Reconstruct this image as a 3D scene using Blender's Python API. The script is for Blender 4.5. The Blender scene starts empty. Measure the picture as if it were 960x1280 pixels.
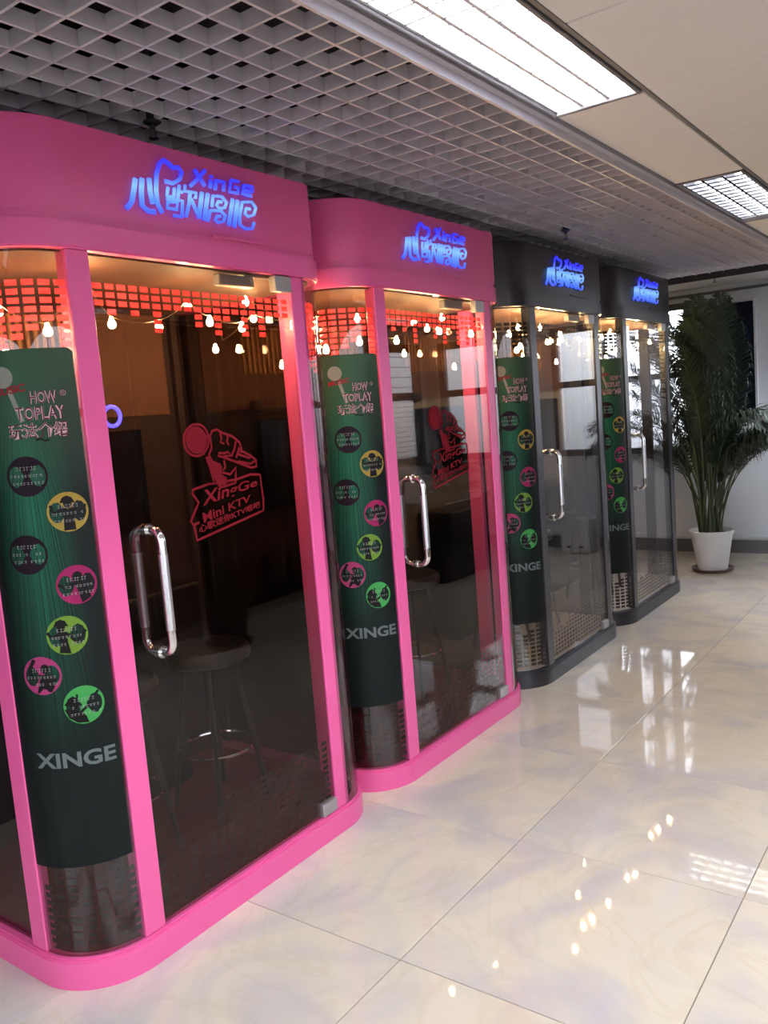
import bpy, bmesh, math, random
from mathutils import Matrix, Vector
random.seed(4)
C = bpy.context.scene.collection
S = bpy.context.scene
PI = math.pi

# ------------------------------------------------------------------ camera, world, exposure
cam_d = bpy.data.cameras.new('camera'); cam = bpy.data.objects.new('camera', cam_d); C.objects.link(cam)
cam_d.sensor_fit = 'VERTICAL'; cam_d.sensor_height = 36.0; cam_d.lens = 1051.45 / 1280 * 36.0
cam_d.clip_start = 0.05
# rows: right, up, back axes of the camera in world space
RX = Vector((0.582822, -0.808789, -0.078607)); DN = Vector((-0.139678, -0.004416, -0.990187)); FW = Vector((0.800505, 0.588082, -0.115544))
M = Matrix.Identity(4)
for i in range(3):
    M[i][0] = RX[i]; M[i][1] = -DN[i]; M[i][2] = -FW[i]
M[0][3], M[1][3], M[2][3] = 0.0, 0.0, 1.643
cam.matrix_world = M
S.camera = cam
S.view_settings.view_transform = 'Standard'; S.view_settings.look = 'None'
S.view_settings.gamma = 1.0; S.view_settings.use_curve_mapping = False
S.view_settings.exposure = -0.03
S.cycles.max_bounces = 14; S.cycles.transparent_max_bounces = 40
S.cycles.sample_clamp_indirect = 6.0
W = bpy.data.worlds.new('overcast_sky'); S.world = W; W.use_nodes = True
_n = W.node_tree.nodes; _l = W.node_tree.links   # overcast sky over darker ground
_tc = _n.new('ShaderNodeTexCoord'); _sp = _n.new('ShaderNodeSeparateXYZ'); _r = _n.new('ShaderNodeValToRGB')
_mr = _n.new('ShaderNodeMapRange'); _mr.inputs['From Min'].default_value = -0.12; _mr.inputs['From Max'].default_value = 0.12
_l.new(_tc.outputs['Generated'], _sp.inputs[0]); _l.new(_sp.outputs[2], _mr.inputs[0]); _l.new(_mr.outputs[0], _r.inputs[0]); _l.new(_r.outputs[0], _n['Background'].inputs[0])
_r.color_ramp.elements[0].color = (0.07, 0.07, 0.068, 1); _r.color_ramp.elements[1].color = (0.92, 0.95, 1.0, 1)
_n['Background'].inputs[1].default_value = 7.0
TUBE_ON = 130.0; TUBE_DIM = 3.5; BULB = 450.0; BULB_W = 0.0

def portal(loc, size, rot):
    d = bpy.data.lights.new('window_daylight', 'AREA'); d.shape = 'RECTANGLE'; d.size, d.size_y = size
    d.cycles.is_portal = True
    o = bpy.data.objects.new('window_daylight', d); o.location = loc; o.rotation_euler = rot; C.objects.link(o)
portal((8.78, 3.0, 1.75), (1.1, 1.5), (0, PI/2, 0))
portal((8.78, 0.8, 1.75), (1.0, 1.5), (0, PI/2, 0))
portal((8.78, -0.72, 1.75), (0.9, 1.5), (0, PI/2, 0))
portal((7.8, -1.38, 1.75), (1.3, 1.5), (-PI/2, 0, 0))
portal((0.4, -1.38, 1.5), (5.4, 1.9), (-PI/2, 0, 0))  # portal for the added unseen window opposite the pink booths
portal((-2.68, 1.1, 1.5), (3.0, 1.9), (0, -PI/2, 0))  # portal for the added unseen window behind the camera

# ------------------------------------------------------------------ materials
def srgb(r, g, b):
    f = lambda c: ((c/255 + 0.055)/1.055)**2.4 if c > 10 else c/255/12.92
    return (f(r), f(g), f(b), 1)
def mat(name, col, rough=0.5, metal=0.0, spec=0.5, emit=None, es=0.0, noise=None, bump=0.0, coat=0.0, trans=0.0):
    m = bpy.data.materials.new(name); m.use_nodes = True
    nt = m.node_tree; b = nt.nodes['Principled BSDF']
    b.inputs['Base Color'].default_value = col; b.inputs['Roughness'].default_value = rough
    b.inputs['Metallic'].default_value = metal; b.inputs['Specular IOR Level'].default_value = spec
    b.inputs['Coat Weight'].default_value = coat
    if emit: b.inputs['Emission Color'].default_value = emit; b.inputs['Emission Strength'].default_value = es
    if noise:
        tc = nt.nodes.new('ShaderNodeTexCoord'); n = nt.nodes.new('ShaderNodeTexNoise'); r = nt.nodes.new('ShaderNodeMixRGB')
        n.inputs['Scale'].default_value = noise[0]; n.inputs['Detail'].default_value = 5
        nt.links.new(tc.outputs['Object'], n.inputs['Vector']); nt.links.new(n.outputs['Fac'], r.inputs['Fac'])
        k = noise[1]
        r.inputs[1].default_value = (col[0]*(1-k), col[1]*(1-k), col[2]*(1-k), 1)
        r.inputs[2].default_value = (min(1, col[0]*(1+k)), min(1, col[1]*(1+k)), min(1, col[2]*(1+k)), 1)
        nt.links.new(r.outputs[0], b.inputs['Base Color'])
        if bump:
            bp = nt.nodes.new('ShaderNodeBump'); bp.inputs['Strength'].default_value = bump; bp.inputs['Distance'].default_value = 0.002
            nt.links.new(n.outputs['Fac'], bp.inputs['Height']); nt.links.new(bp.outputs[0], b.inputs['Normal'])
    return m

def glass_mat(name, tint, refl=1.0):
    """Sheet glass: each face tints what passes and mirrors by Schlick's law."""
    m = bpy.data.materials.new(name); m.use_nodes = True; nt = m.node_tree; nt.nodes.clear()
    N = nt.nodes.new; Lk = nt.links.new
    out = N('ShaderNodeOutputMaterial'); mix = N('ShaderNodeMixShader'); tr = N('ShaderNodeBsdfTransparent'); gl = N('ShaderNodeBsdfGlossy')
    tr.inputs[0].default_value = tint; gl.inputs['Roughness'].default_value = 0.0
    g = N('ShaderNodeNewGeometry'); d = N('ShaderNodeVectorMath'); d.operation = 'DOT_PRODUCT'
    Lk(g.outputs['Normal'], d.inputs[0]); Lk(g.outputs['Incoming'], d.inputs[1])
    a = N('ShaderNodeMath'); a.operation = 'ABSOLUTE'; Lk(d.outputs['Value'], a.inputs[0])
    s = N('ShaderNodeMath'); s.operation = 'SUBTRACT'; s.inputs[0].default_value = 1.0; Lk(a.outputs[0], s.inputs[1])
    p = N('ShaderNodeMath'); p.operation = 'POWER'; p.inputs[1].default_value = 5.0; Lk(s.outputs[0], p.inputs[0])
    q = N('ShaderNodeMath'); q.operation = 'MULTIPLY_ADD'; q.inputs[1].default_value = 0.96*refl; q.inputs[2].default_value = 0.04*refl
    Lk(p.outputs[0], q.inputs[0]); Lk(q.outputs[0], mix.inputs[0]); Lk(tr.outputs[0], mix.inputs[1]); Lk(gl.outputs[0], mix.inputs[2])
    Lk(mix.outputs[0], out.inputs['Surface'])
    return m

def ink(r, g, b, k=0.38):
    c = srgb(r, g, b); return (c[0]*k, c[1]*k, c[2]*k, 1)
def film_mat(name, col, thru):
    """Translucent vinyl film: light passes through it and takes its colour."""
    m = bpy.data.materials.new(name); m.use_nodes = True; nt = m.node_tree; nt.nodes.clear()
    N = nt.nodes.new; Lk = nt.links.new
    out = N('ShaderNodeOutputMaterial'); mix = N('ShaderNodeMixShader'); t = N('ShaderNodeBsdfTranslucent'); d = N('ShaderNodeBsdfDiffuse')
    t.inputs[0].default_value = col; d.inputs[0].default_value = col; mix.inputs[0].default_value = thru
    Lk(d.outputs[0], mix.inputs[1]); Lk(t.outputs[0], mix.inputs[2]); Lk(mix.outputs[0], out.inputs['Surface'])
    return m

def floor_mat():
    m = mat('cream_marble_tile', srgb(214, 206, 190), 0.035, spec=0.75)
    nt = m.node_tree; b = nt.nodes['Principled BSDF']; N = nt.nodes.new; Lk = nt.links.new
    tc = N('ShaderNodeTexCoord'); oi = N('ShaderNodeObjectInfo'); ad = N('ShaderNodeVectorMath'); ad.operation = 'MULTIPLY_ADD'
    ad.inputs[1].default_value = (1, 1, 1)
    sc = N('ShaderNodeVectorMath'); sc.operation = 'SCALE'; sc.inputs[0].default_value = (37, 19, 5); Lk(oi.outputs['Random'], sc.inputs['Scale'])
    Lk(tc.outputs['Object'], ad.inputs[0]); Lk(sc.outputs[0], ad.inputs[2])
    n1 = N('ShaderNodeTexNoise'); n1.inputs['Scale'].default_value = 2.2; n1.inputs['Detail'].default_value = 6; n1.inputs['Distortion'].default_value = 1.2
    r1 = N('ShaderNodeValToRGB'); r1.color_ramp.elements[0].position = 0.36; r1.color_ramp.elements[0].color = srgb(198, 190, 186)
    r1.color_ramp.elements[1].position = 0.58; r1.color_ramp.elements[1].color = srgb(218, 207, 188)
    Lk(ad.outputs[0], n1.inputs['Vector']); Lk(n1.outputs['Fac'], r1.inputs[0])
    n2 = N('ShaderNodeTexNoise'); n2.inputs['Scale'].default_value = 1.6; n2.inputs['Detail'].default_value = 8; n2.inputs['Distortion'].default_value = 2.5
    r2 = N('ShaderNodeValToRGB'); e = r2.color_ramp.elements
    e[0].position = 0.47; e[0].color = (0, 0, 0, 1); e[1].position = 0.53; e[1].color = (0, 0, 0, 1)
    x = e.new(0.50); x.color = (1, 1, 1, 1)
    Lk(ad.outputs[0], n2.inputs['Vector']); Lk(n2.outputs['Fac'], r2.inputs[0])
    mx = N('ShaderNodeMixRGB'); mx.inputs[2].default_value = srgb(186, 166, 128)
    mm = N('ShaderNodeMath'); mm.operation = 'MULTIPLY'; mm.inputs[1].default_value = 0.16; Lk(r2.outputs[0], mm.inputs[0])
    Lk(mm.outputs[0], mx.inputs[0]); Lk(r1.outputs[0], mx.inputs[1]); Lk(mx.outputs[0], b.inputs['Base Color'])
    return m

def poster_mat():
    """Printed stage-light rays on dark green, laid out in the sheet's own u (0..1) and v (0..1)."""
    m = mat('printed_green_poster', (0, 0, 0, 1), 0.45, spec=0.15)
    nt = m.node_tree; b = nt.nodes['Principled BSDF']; N = nt.nodes.new; Lk = nt.links.new
    uv = N('ShaderNodeUVMap'); uv.uv_map = 'UVMap'; sp = N('ShaderNodeSeparateXYZ'); Lk(uv.outputs[0], sp.inputs[0])
    def mth(op, a, c, d=None):
        n = N('ShaderNodeMath'); n.operation = op
        for k, v in enumerate((a, c, d)):
            if v is None: continue
            if isinstance(v, (int, float)): n.inputs[k].default_value = v
            else: Lk(v, n.inputs[k])
        return n.outputs[0]
    u, v = sp.outputs[0], sp.outputs[1]
    # rays fan out of a point high on the sheet
    du = mth('SUBTRACT', u, 0.48); dv = mth('SUBTRACT', 1.06, v); ang = mth('DIVIDE', du, dv)
    n = N('ShaderNodeTexNoise'); n.noise_dimensions = '1D'; n.inputs['Scale'].default_value = 34; n.inputs['Detail'].default_value = 3
    Lk(ang, n.inputs['W'])
    ray = mth('MULTIPLY', mth('SUBTRACT', n.outputs['Fac'], 0.30), 2.2)
    cen = mth('SUBTRACT', 1.0, mth('MULTIPLY', mth('ABSOLUTE', du, 0), 2.6)); cen.node.use_clamp = True
    fade = mth('MULTIPLY', mth('SUBTRACT', v, 0.22), 1.9); fade.node.use_clamp = True
    top = mth('MULTIPLY', mth('SUBTRACT', v, 0.72), 3.4); top.node.use_clamp = True
    k = mth('MULTIPLY', mth('MULTIPLY', ray, cen), fade); k.node.use_clamp = True
    mx = N('ShaderNodeMixRGB'); mx.inputs[1].default_value = srgb(12, 19, 19); mx.inputs[2].default_value = srgb(24, 120, 86); Lk(k, mx.inputs[0])
    m2 = N('ShaderNodeMixRGB'); m2.inputs[2].default_value = srgb(60, 80, 58); Lk(mth('MULTIPLY', top, 0.75), m2.inputs[0]); Lk(mx.outputs[0], m2.inputs[1])
    Lk(m2.outputs[0], b.inputs['Base Color'])
    return m

MT = dict(
    pink=mat('pink_painted_panel', srgb(226, 92, 152), 0.32, spec=0.5, noise=(60, 0.03)),
    black=mat('charcoal_painted_panel', srgb(38, 37, 44), 0.3, spec=0.5, noise=(60, 0.05)),
    carpet=mat('dark_red_carpet', srgb(82, 26, 30), 0.95, spec=0.1, noise=(200, 0.3)),
    dark=mat('dark_brown_lining', srgb(44, 30, 30), 0.7, spec=0.2, noise=(9, 0.2)),
    darkgrey=mat('grey_lining', srgb(70, 68, 72), 0.7, spec=0.2, noise=(9, 0.15)),
    slat=mat('tan_wood_slat', srgb(176, 120, 62), 0.5, noise=(30, 0.15)),
    chrome=mat('polished_steel', (0.82, 0.82, 0.84, 1), 0.09, metal=1.0),
    grip=mat('brushed_steel', (0.75, 0.75, 0.77, 1), 0.32, metal=1.0),
    patch=mat('satin_steel', srgb(176, 172, 172), 0.4, metal=0.6),
    screen=mat('black_screen', srgb(10, 10, 14), 0.08, spec=0.6),
    wire=mat('clear_wire', srgb(90, 70, 50), 0.4),
    bulb=mat('warm_bulb', srgb(255, 220, 150), 0.3, emit=(1.0, 0.66, 0.27, 1), es=BULB),
    blueled=mat('blue_led', srgb(60, 60, 255), 0.3, emit=(0.08, 0.06, 1.0, 1), es=6.0),
    redfilm=film_mat('red_film', (0.85, 0.05, 0.07, 1), 0.62),
    blackfilm=mat('black_film', srgb(20, 18, 20), 0.5),
    sticker=film_mat('red_sticker', (0.17, 0.012, 0.018, 1), 0.2),
    stickerdark=film_mat('dark_red_sticker', (0.30, 0.02, 0.03, 1), 0.3),
    lining=mat('tan_lining', srgb(92, 60, 46), 0.7, spec=0.2, noise=(9, 0.2)), paleback=mat('pale_grey_lining', srgb(142, 140, 142), 0.6, noise=(9, 0.08)), palefloor=mat('pale_vinyl_floor', srgb(170, 166, 164), 0.3),
    darkfilm=mat('dark_red_film', srgb(46, 22, 24), 0.6), poster=poster_mat(), posterside=mat('printed_dark_strip', srgb(40, 58, 52), 0.3),  # bottom film of the pink booths, darker than the film at the top
    p_plum=mat('printed_plum', ink(58, 20, 52, 0.2), 0.5, spec=0.12), p_yellow=mat('printed_yellow', ink(232, 192, 84), 0.5, spec=0.12),
    p_magenta=mat('printed_magenta', ink(206, 48, 120), 0.5, spec=0.12), p_lime=mat('printed_lime', ink(150, 196, 72), 0.5, spec=0.12),
    p_pink=mat('printed_pink', ink(226, 82, 150), 0.5, spec=0.12), p_green=mat('printed_green', ink(96, 214, 110), 0.5, spec=0.12),
    p_pale=mat('printed_pale_grey', srgb(132, 132, 122), 0.5, spec=0.12), p_ink=mat('printed_black', srgb(20, 16, 18), 0.5, spec=0.12), p_white=mat('printed_white', ink(222, 214, 214), 0.5, spec=0.12),
    p_grey=mat('printed_grey', ink(122, 132, 132, 0.55), 0.5, spec=0.12), p_red=mat('printed_red', ink(214, 46, 66), 0.5, spec=0.12),
    p_rose=mat('printed_rose', ink(236, 190, 196, 0.75), 0.5, spec=0.12), p_purple=mat('printed_purple', ink(140, 50, 90, 0.35), 0.5, spec=0.12),
    lattice=mat('light_grey_lattice', srgb(196, 190, 196), 0.45, spec=0.3),
    tile=mat('off_white_ceiling_tile', srgb(232, 228, 224), 0.75, spec=0.2, noise=(90, 0.02)),
    bar=mat('grey_ceiling_bar', srgb(112, 106, 106), 0.5),
    plenum=mat('dark_plenum', srgb(40, 36, 42), 0.9),
    floor=floor_mat(), grout=mat('brown_grout', srgb(120, 108, 92), 0.8),
    wall=mat('white_wall_paint', srgb(232, 235, 240), 0.7, spec=0.2, noise=(3, 0.02)),
    ledge=mat('white_gloss_trim', srgb(232, 234, 238), 0.35),
    darkstone=mat('grey_skirting_stone', srgb(112, 108, 110), 0.35, noise=(14, 0.12)),
    winframe=mat('grey_window_frame', srgb(96, 92, 96), 0.4),
    whiteframe=mat('white_window_frame', srgb(232, 232, 238), 0.35),
    curtain=mat('brown_curtain', srgb(66, 46, 36), 0.9, spec=0.1, noise=(5, 0.15)),
    winglass=glass_mat('clear_window_glass', (0.97, 0.98, 1, 1)),
    blackglass=mat('dark_tinted_pane', srgb(26, 30, 46), 0.06, spec=0.5),
    blind=film_mat('pale_blind', srgb(186, 192, 206), 0.25),
    boothglass=glass_mat('grey_tinted_glass', (0.74, 0.72, 0.72, 1)),
    clearglass=glass_mat('light_tinted_glass', (0.86, 0.86, 0.87, 1)),
    fixture=mat('white_enamel', srgb(225, 225, 230), 0.4), mirror=mat('mirror_aluminium', (0.86, 0.87, 0.9, 1), 0.16, metal=1.0),
    tube_on=mat('lit_tube', (1, 1, 1, 1), 0.3, emit=(0.84, 0.91, 1.0, 1), es=TUBE_ON),
    tube_dim=mat('dim_tube', (1, 1, 1, 1), 0.3, emit=(0.95, 0.96, 1.0, 1), es=TUBE_DIM),
    brass=mat('dull_sprinkler_metal', srgb(90, 88, 96), 0.35, metal=0.8),
    pot=mat('white_plastic_pot', srgb(226, 228, 232), 0.4), saucer=mat('brown_saucer', srgb(96, 76, 72), 0.4), soil=mat('potting_soil', srgb(50, 38, 30), 0.95, noise=(60, 0.4)),
    stem=mat('green_cane', srgb(62, 74, 48), 0.5, noise=(20, 0.25)), leaf=mat('dark_green_leaf', srgb(46, 58, 46), 0.5, spec=0.35, noise=(6, 0.3)),
    desk=mat('black_desk', srgb(22, 21, 24), 0.25, noise=(20, 0.1)), steeledge=mat('pale_edge_strip', srgb(200, 200, 200), 0.3),
    whitebox=mat('white_cabinet', srgb(225, 228, 230), 0.4), seatmat=mat('black_vinyl', srgb(22, 20, 22), 0.35),
    rubber=mat('black_rubber', srgb(15, 15, 15), 0.6),
)
# letters lit from behind: the blue light they give off runs from pale cyan at mid height to deep blue at the ends
def sign_mat():
    m = mat('lit_blue_acrylic', srgb(60, 80, 255), 0.4)
    nt = m.node_tree; b = nt.nodes['Principled BSDF']; N = nt.nodes.new; Lk = nt.links.new
    tc = N('ShaderNodeTexCoord'); sp = N('ShaderNodeSeparateXYZ'); Lk(tc.outputs['Object'], sp.inputs[0])
    mr = N('ShaderNodeMapRange'); mr.inputs['From Min'].default_value = 2.31; mr.inputs['From Max'].default_value = 2.49; Lk(sp.outputs[2], mr.inputs[0])
    r = N('ShaderNodeValToRGB'); e = r.color_ramp.elements
    e[0].position = 0.0; e[0].color = (0.05, 0.10, 1.0, 1); e[1].position = 1.0; e[1].color = (0.03, 0.02, 0.95, 1)
    for p, c in ((0.22, (0.12, 0.30, 1.0, 1)), (0.42, (0.30, 0.66, 1.0, 1)), (0.62, (0.12, 0.24, 1.0, 1)), (0.78, (0.05, 0.05, 1.0, 1))):
        x = e.new(p); x.color = c
    Lk(mr.outputs[0], r.inputs[0]); Lk(r.outputs[0], b.inputs['Emission Color']); b.inputs['Emission Strength'].default_value = 0.9
    return m
MT['sign'] = sign_mat()

# ------------------------------------------------------------------ mesh helpers
class MB:
    def __init__(s): s.v = []; s.f = []
    def add(s, vs, fs):
        n = len(s.v); s.v += [tuple(p) for p in vs]; s.f += [tuple(i + n for i in f) for f in fs]; return s
    def box(s, x0, x1, y0, y1, z0, z1):
        v = [(x, y, z) for z in (z0, z1) for y in (y0, y1) for x in (x0, x1)]
        return s.add(v, [(0, 2, 3, 1), (4, 5, 7, 6), (0, 1, 5, 4), (2, 6, 7, 3), (0, 4, 6, 2), (1, 3, 7, 5)])
    def bbox(s, x0, x1, y0, y1, z0, z1, b=0.004):
        """box with its eight corners and edges chamfered"""
        n = len(s.v); vs = []; idx = {}
        for k, x in enumerate((x0, x1)):
            for j, y in enumerate((y0, y1)):
                for l, z in enumerate((z0, z1)):
                    sx, sy, sz = (1, -1)[k], (1, -1)[j], (1, -1)[l]
                    for a, p in enumerate(((x, y+sy*b, z+sz*b), (x+sx*b, y, z+sz*b), (x+sx*b, y+sy*b, z))):
                        idx[k, j, l, a] = len(vs); vs.append(p)
        F = []
        for k in (0, 1): F.append([idx[k, 0, 0, 0], idx[k, 1, 0, 0], idx[k, 1, 1, 0], idx[k, 0, 1, 0]])
        for j in (0, 1): F.append([idx[0, j, 0, 1], idx[1, j, 0, 1], idx[1, j, 1, 1], idx[0, j, 1, 1]])
        for l in (0, 1): F.append([idx[0, 0, l, 2], idx[1, 0, l, 2], idx[1, 1, l, 2], idx[0, 1, l, 2]])
        for k in (0, 1):
            for j in (0, 1): F.append([idx[k, j, 0, 0], idx[k, j, 1, 0], idx[k, j, 1, 1], idx[k, j, 0, 1]])
            for l in (0, 1): F.append([idx[k, 0, l, 0], idx[k, 1, l, 0], idx[k, 1, l, 2], idx[k, 0, l, 2]])
        for j in (0, 1):
            for l in (0, 1): F.append([idx[0, j, l, 1], idx[1, j, l, 1], idx[1, j, l, 2], idx[0, j, l, 2]])
        for k in (0, 1):
            for j in (0, 1):
                for l in (0, 1): F.append([idx[k, j, l, 0], idx[k, j, l, 1], idx[k, j, l, 2]])
        return s.add(vs, F)
    def prism(s, poly, z0, z1):
        n = len(poly)
        return s.add([(x, y, z0) for x, y in poly] + [(x, y, z1) for x, y in poly],
                     [tuple(range(n))[::-1], tuple(range(n, 2*n))] + [(i, (i+1) % n, n+(i+1) % n, n+i) for i in range(n)])
    def strip(s, path, w, z0, z1):
        """wall of thickness w standing on an open 2D path (offset to the left side)"""
        P = [Vector((p[0], p[1])) for p in path]; q = []
        for i, p in enumerate(P):
            t = (P[min(i+1, len(P)-1)] - P[max(i-1, 0)]).normalized(); q.append(p + Vector((-t.y, t.x))*w)
        n = len(P); v = [(p.x, p.y, z) for z in (z0, z1) for p in P] + [(p.x, p.y, z) for z in (z0, z1) for p in q]
        f = []
        for i in range(n-1):
            f += [(i, i+1, n+i+1, n+i), (2*n+i, 3*n+i, 3*n+i+1, 2*n+i+1), (n+i, n+i+1, 3*n+i+1, 3*n+i), (i, 2*n+i, 2*n+i+1, i+1)]
        f += [(0, n, 3*n, 2*n), (n-1, 3*n-1, 4*n-1, 2*n-1)]
        return s.add(v, f)
    def tube(s, path, r, n=10, taper=None, closed=False):
        P = [Vector(p) for p in path]; m = len(P); base = len(s.v); ref = None; rings = []
        for i, p in enumerate(P):
            if closed: t = (P[(i+1) % m] - P[i-1]).normalized()
            else: t = (P[min(i+1, m-1)] - P[max(i-1, 0)]).normalized()
            if ref is None: ref = t.orthogonal().normalized()
            ref = (ref - t*ref.dot(t)).normalized(); b = t.cross(ref)
            rr = r*(1 if taper is None else 1 + (taper-1)*i/(m-1))
            rings.append([p + (ref*math.cos(2*PI*k/n) + b*math.sin(2*PI*k/n))*rr for k in range(n)])
        v = [q for R in rings for q in R]; f = []
        for i in range(m if closed else m-1):
            j = (i+1) % m
            f += [(i*n+k, i*n+(k+1) % n, j*n+(k+1) % n, j*n+k) for k in range(n)]
        if not closed: f += [tuple(range(n))[::-1], tuple((m-1)*n+k for k in range(n))]
        return s.add(v, f)
    def lathe(s, prof, n=24, c=(0, 0)):
        m = len(prof); v = []; f = []
        for r, z in prof: v += [(c[0]+r*math.cos(2*PI*k/n), c[1]+r*math.sin(2*PI*k/n), z) for k in range(n)]
        for i in range(m-1): f += [(i*n+k, i*n+(k+1) % n, (i+1)*n+(k+1) % n, (i+1)*n+k) for k in range(n)]
        f += [tuple(range(n))[::-1], tuple((m-1)*n+k for k in range(n))]
        return s.add(v, f)
    def ribbon(s, pts, w, mp, th, closed=False):
        """a flat stroke of width w along 2D points, mapped by mp(u, v, depth); th is its thickness"""
        P = [Vector(p) for p in pts]
        if closed: P = P + [P[0], P[1]]
        Q = []
        for i in range(len(P)-1):
            k = max(1, int((P[i+1]-P[i]).length/0.02)); Q += [P[i].lerp(P[i+1], j/k) for j in range(k)]
        Q.append(P[-1]); m = len(Q); L = []; Rr = []
        for i, p in enumerate(Q):
            t = (Q[min(i+1, m-1)] - Q[max(i-1, 0)]); t = t.normalized() if t.length > 1e-9 else Vector((1, 0)); nrm = Vector((-t.y, t.x))*w/2
            L.append(p+nrm); Rr.append(p-nrm)
        v = [mp(p.x, p.y, 0) for p in L] + [mp(p.x, p.y, 0) for p in Rr] + [mp(p.x, p.y, th) for p in L] + [mp(p.x, p.y, th) for p in Rr]
        f = []
        for i in range(m-1):
            f += [(2*m+i, 2*m+i+1, 3*m+i+1, 3*m+i), (i, m+i, m+i+1, i+1), (i, i+1, 2*m+i+1, 2*m+i), (m+i, 3*m+i, 3*m+i+1, m+i+1)]
        f += [(0, 2*m, 3*m, m), (m-1, 2*m-1, 4*m-1, 3*m-1)]
        return s.add(v, f)
    def patch(s, pts, mp, th):
        """a filled 2D outline (star-shaped about its centre) as a thin slab"""
        n = len(pts); cx = sum(p[0] for p in pts)/n; cy = sum(p[1] for p in pts)/n
        v = [mp(p[0], p[1], 0) for p in pts] + [mp(p[0], p[1], th) for p in pts] + [mp(cx, cy, 0), mp(cx, cy, th)]
        f = []
        for i in range(n):
            j = (i+1) % n; f += [(i, j, n+j, n+i), (n+i, n+j, 2*n+1), (j, i, 2*n)]
        return s.add(v, f)
    def mesh(s, name, m, smooth=False):
        me = bpy.data.meshes.new(name); me.from_pydata(s.v, [], s.f); me.update()
        me.materials.append(MT[m] if isinstance(m, str) else m)
        if smooth:
            me.polygons.foreach_set('use_smooth', [True]*len(me.polygons))
            me.set_sharp_from_angle(angle=math.radians(38))
        return me

def link(name, me, parent=None, loc=None, rz=None):
    o = bpy.data.objects.new(name, me); C.objects.link(o)
    if parent: o.parent = parent
    if loc: o.location = loc
    if rz is not None: o.rotation_euler.z = rz
    return o
def part(name, mb, m, parent=None, smooth=False, loc=None, label=None):
    o = link(name, mb.mesh(name, m, smooth), parent, loc)
    if label: o['label'] = label
    return o
def thing(name, label, cat, loc=(0, 0, 0), rz=0, group=None):
    o = link(name, None, None, loc, rz); tag(o, label, cat, group); return o
def tag(o, label, cat, group=None):
    o['label'] = label; o['category'] = cat
    if group: o['group'] = group
def struct(name, mb=None, m=None, label=None):
    o = link(name, mb.mesh(name, m) if mb else None); o['kind'] = 'structure'
    if label: o['label'] = label
    return o
TXT = {}
def text2d(body, size=1.0, bold=0.0):
    """outline of a line of lettering as flat polygons (verts, faces) with the origin at its lower left"""
    k = (body, size, bold)
    if k in TXT: return TXT[k]
    c = bpy.data.curves.new('t', 'FONT'); c.body = body; c.size = size; c.offset = bold; c.resolution_u = 3
    o = bpy.data.objects.new('t', c); C.objects.link(o); bpy.context.view_layer.update()
    me = o.to_mesh(); bm = bmesh.new(); bm.from_mesh(me); o.to_mesh_clear()
    xa = min(q.co.x for q in bm.verts); xb = max(q.co.x for q in bm.verts); nc = 36
    for i in range(1, nc):       # cut into narrow bands so the letters can follow a curve
        bmesh.ops.bisect_plane(bm, geom=bm.verts[:]+bm.edges[:]+bm.faces[:], dist=1e-6, plane_co=(xa+(xb-xa)*i/nc, 0, 0), plane_no=(1, 0, 0))
    bm.verts.index_update(); v = [(q.co.x, q.co.y) for q in bm.verts]; f = [tuple(q.index for q in p.verts) for p in bm.faces]; bm.free()
    bpy.data.objects.remove(o); bpy.data.curves.remove(c)
    x0 = min(p[0] for p in v); x1 = max(p[0] for p in v); y0 = min(p[1] for p in v); y1 = max(p[1] for p in v)
    v = [((a-x0)/(x1-x0), (b-y0)/(y1-y0)) for a, b in v]
    TXT[k] = (v, f); return TXT[k]
def text_quad(mb, body, quad, mp, d, bold=0.0):
    """letters fitted into a quadrilateral: bottom left, bottom right, top right, top left"""
    v, f = text2d(body, 1.0, bold); A, B, Cc, D = [Vector(q) for q in quad]
    P = [A*(1-a)*(1-b) + B*a*(1-b) + Cc*a*b + D*(1-a)*b for a, b in v]
    return mb.add([mp(p.x, p.y, d) for p in P], f)

# ------------------------------------------------------------------ setting: floor, ceilings, walls
X0, X1, YA, YB = -2.6, 8.7, -1.3, 3.5
LZ = 2.62
fl = struct('floor', MB().box(X0, X1, YA, YB, -0.05, -0.003), 'grout')
tl = MB().bbox(-0.3985, 0.3985, -0.3985, 0.3985, -0.02, 0.0, 0.0012).mesh('tile', 'floor')
for i in range(-6, 9):
    for j in range(-2, 4):
        x = 1.881 + 0.8*i + 0.4; y = 0.655 + 0.8*j + 0.4
        if x - 0.4 > X1 or y - 0.4 > YB or x + 0.4 < X0 or y + 0.4 < YA: continue
        link('tile', tl, fl, (x, y, 0))
GP = 0.6684
ce = struct('ceiling', MB().box(X0, X1, YA, 1.29, LZ+0.14, LZ+0.18), 'bar')
t1 = MB().bbox(-GP/2+0.004, GP/2-0.004, -GP/2+0.004, GP/2-0.004, -0.008, 0.014, 0.004).mesh('ceiling_tile', 'tile')
t2 = MB().bbox(-GP+0.004, GP-0.004, -0.16, 0.146, -0.008, 0.014, 0.004).mesh('ceiling_tile', 'tile')
CY = 0.918
for i in range(-7, 10):
    x = 2.211 + GP*i + GP/2
    if x > X1: continue
    for j in range(0, 4):
        link('ceiling_tile', t1, ce, (x, CY - GP/2 - j*GP, LZ))
FIX = []
for k in range(-4, 6):
    xc = 2.211 + GP*(2*k) + 0.0
    xs = 2.211 - GP + 2*GP*k       # start of this 2-module field
    if k % 2 == 0: FIX.append((xs + GP, k))
    elif xs < X1: link('ceiling_tile', t2, ce, (xs + GP, CY + 0.172, LZ))
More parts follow.
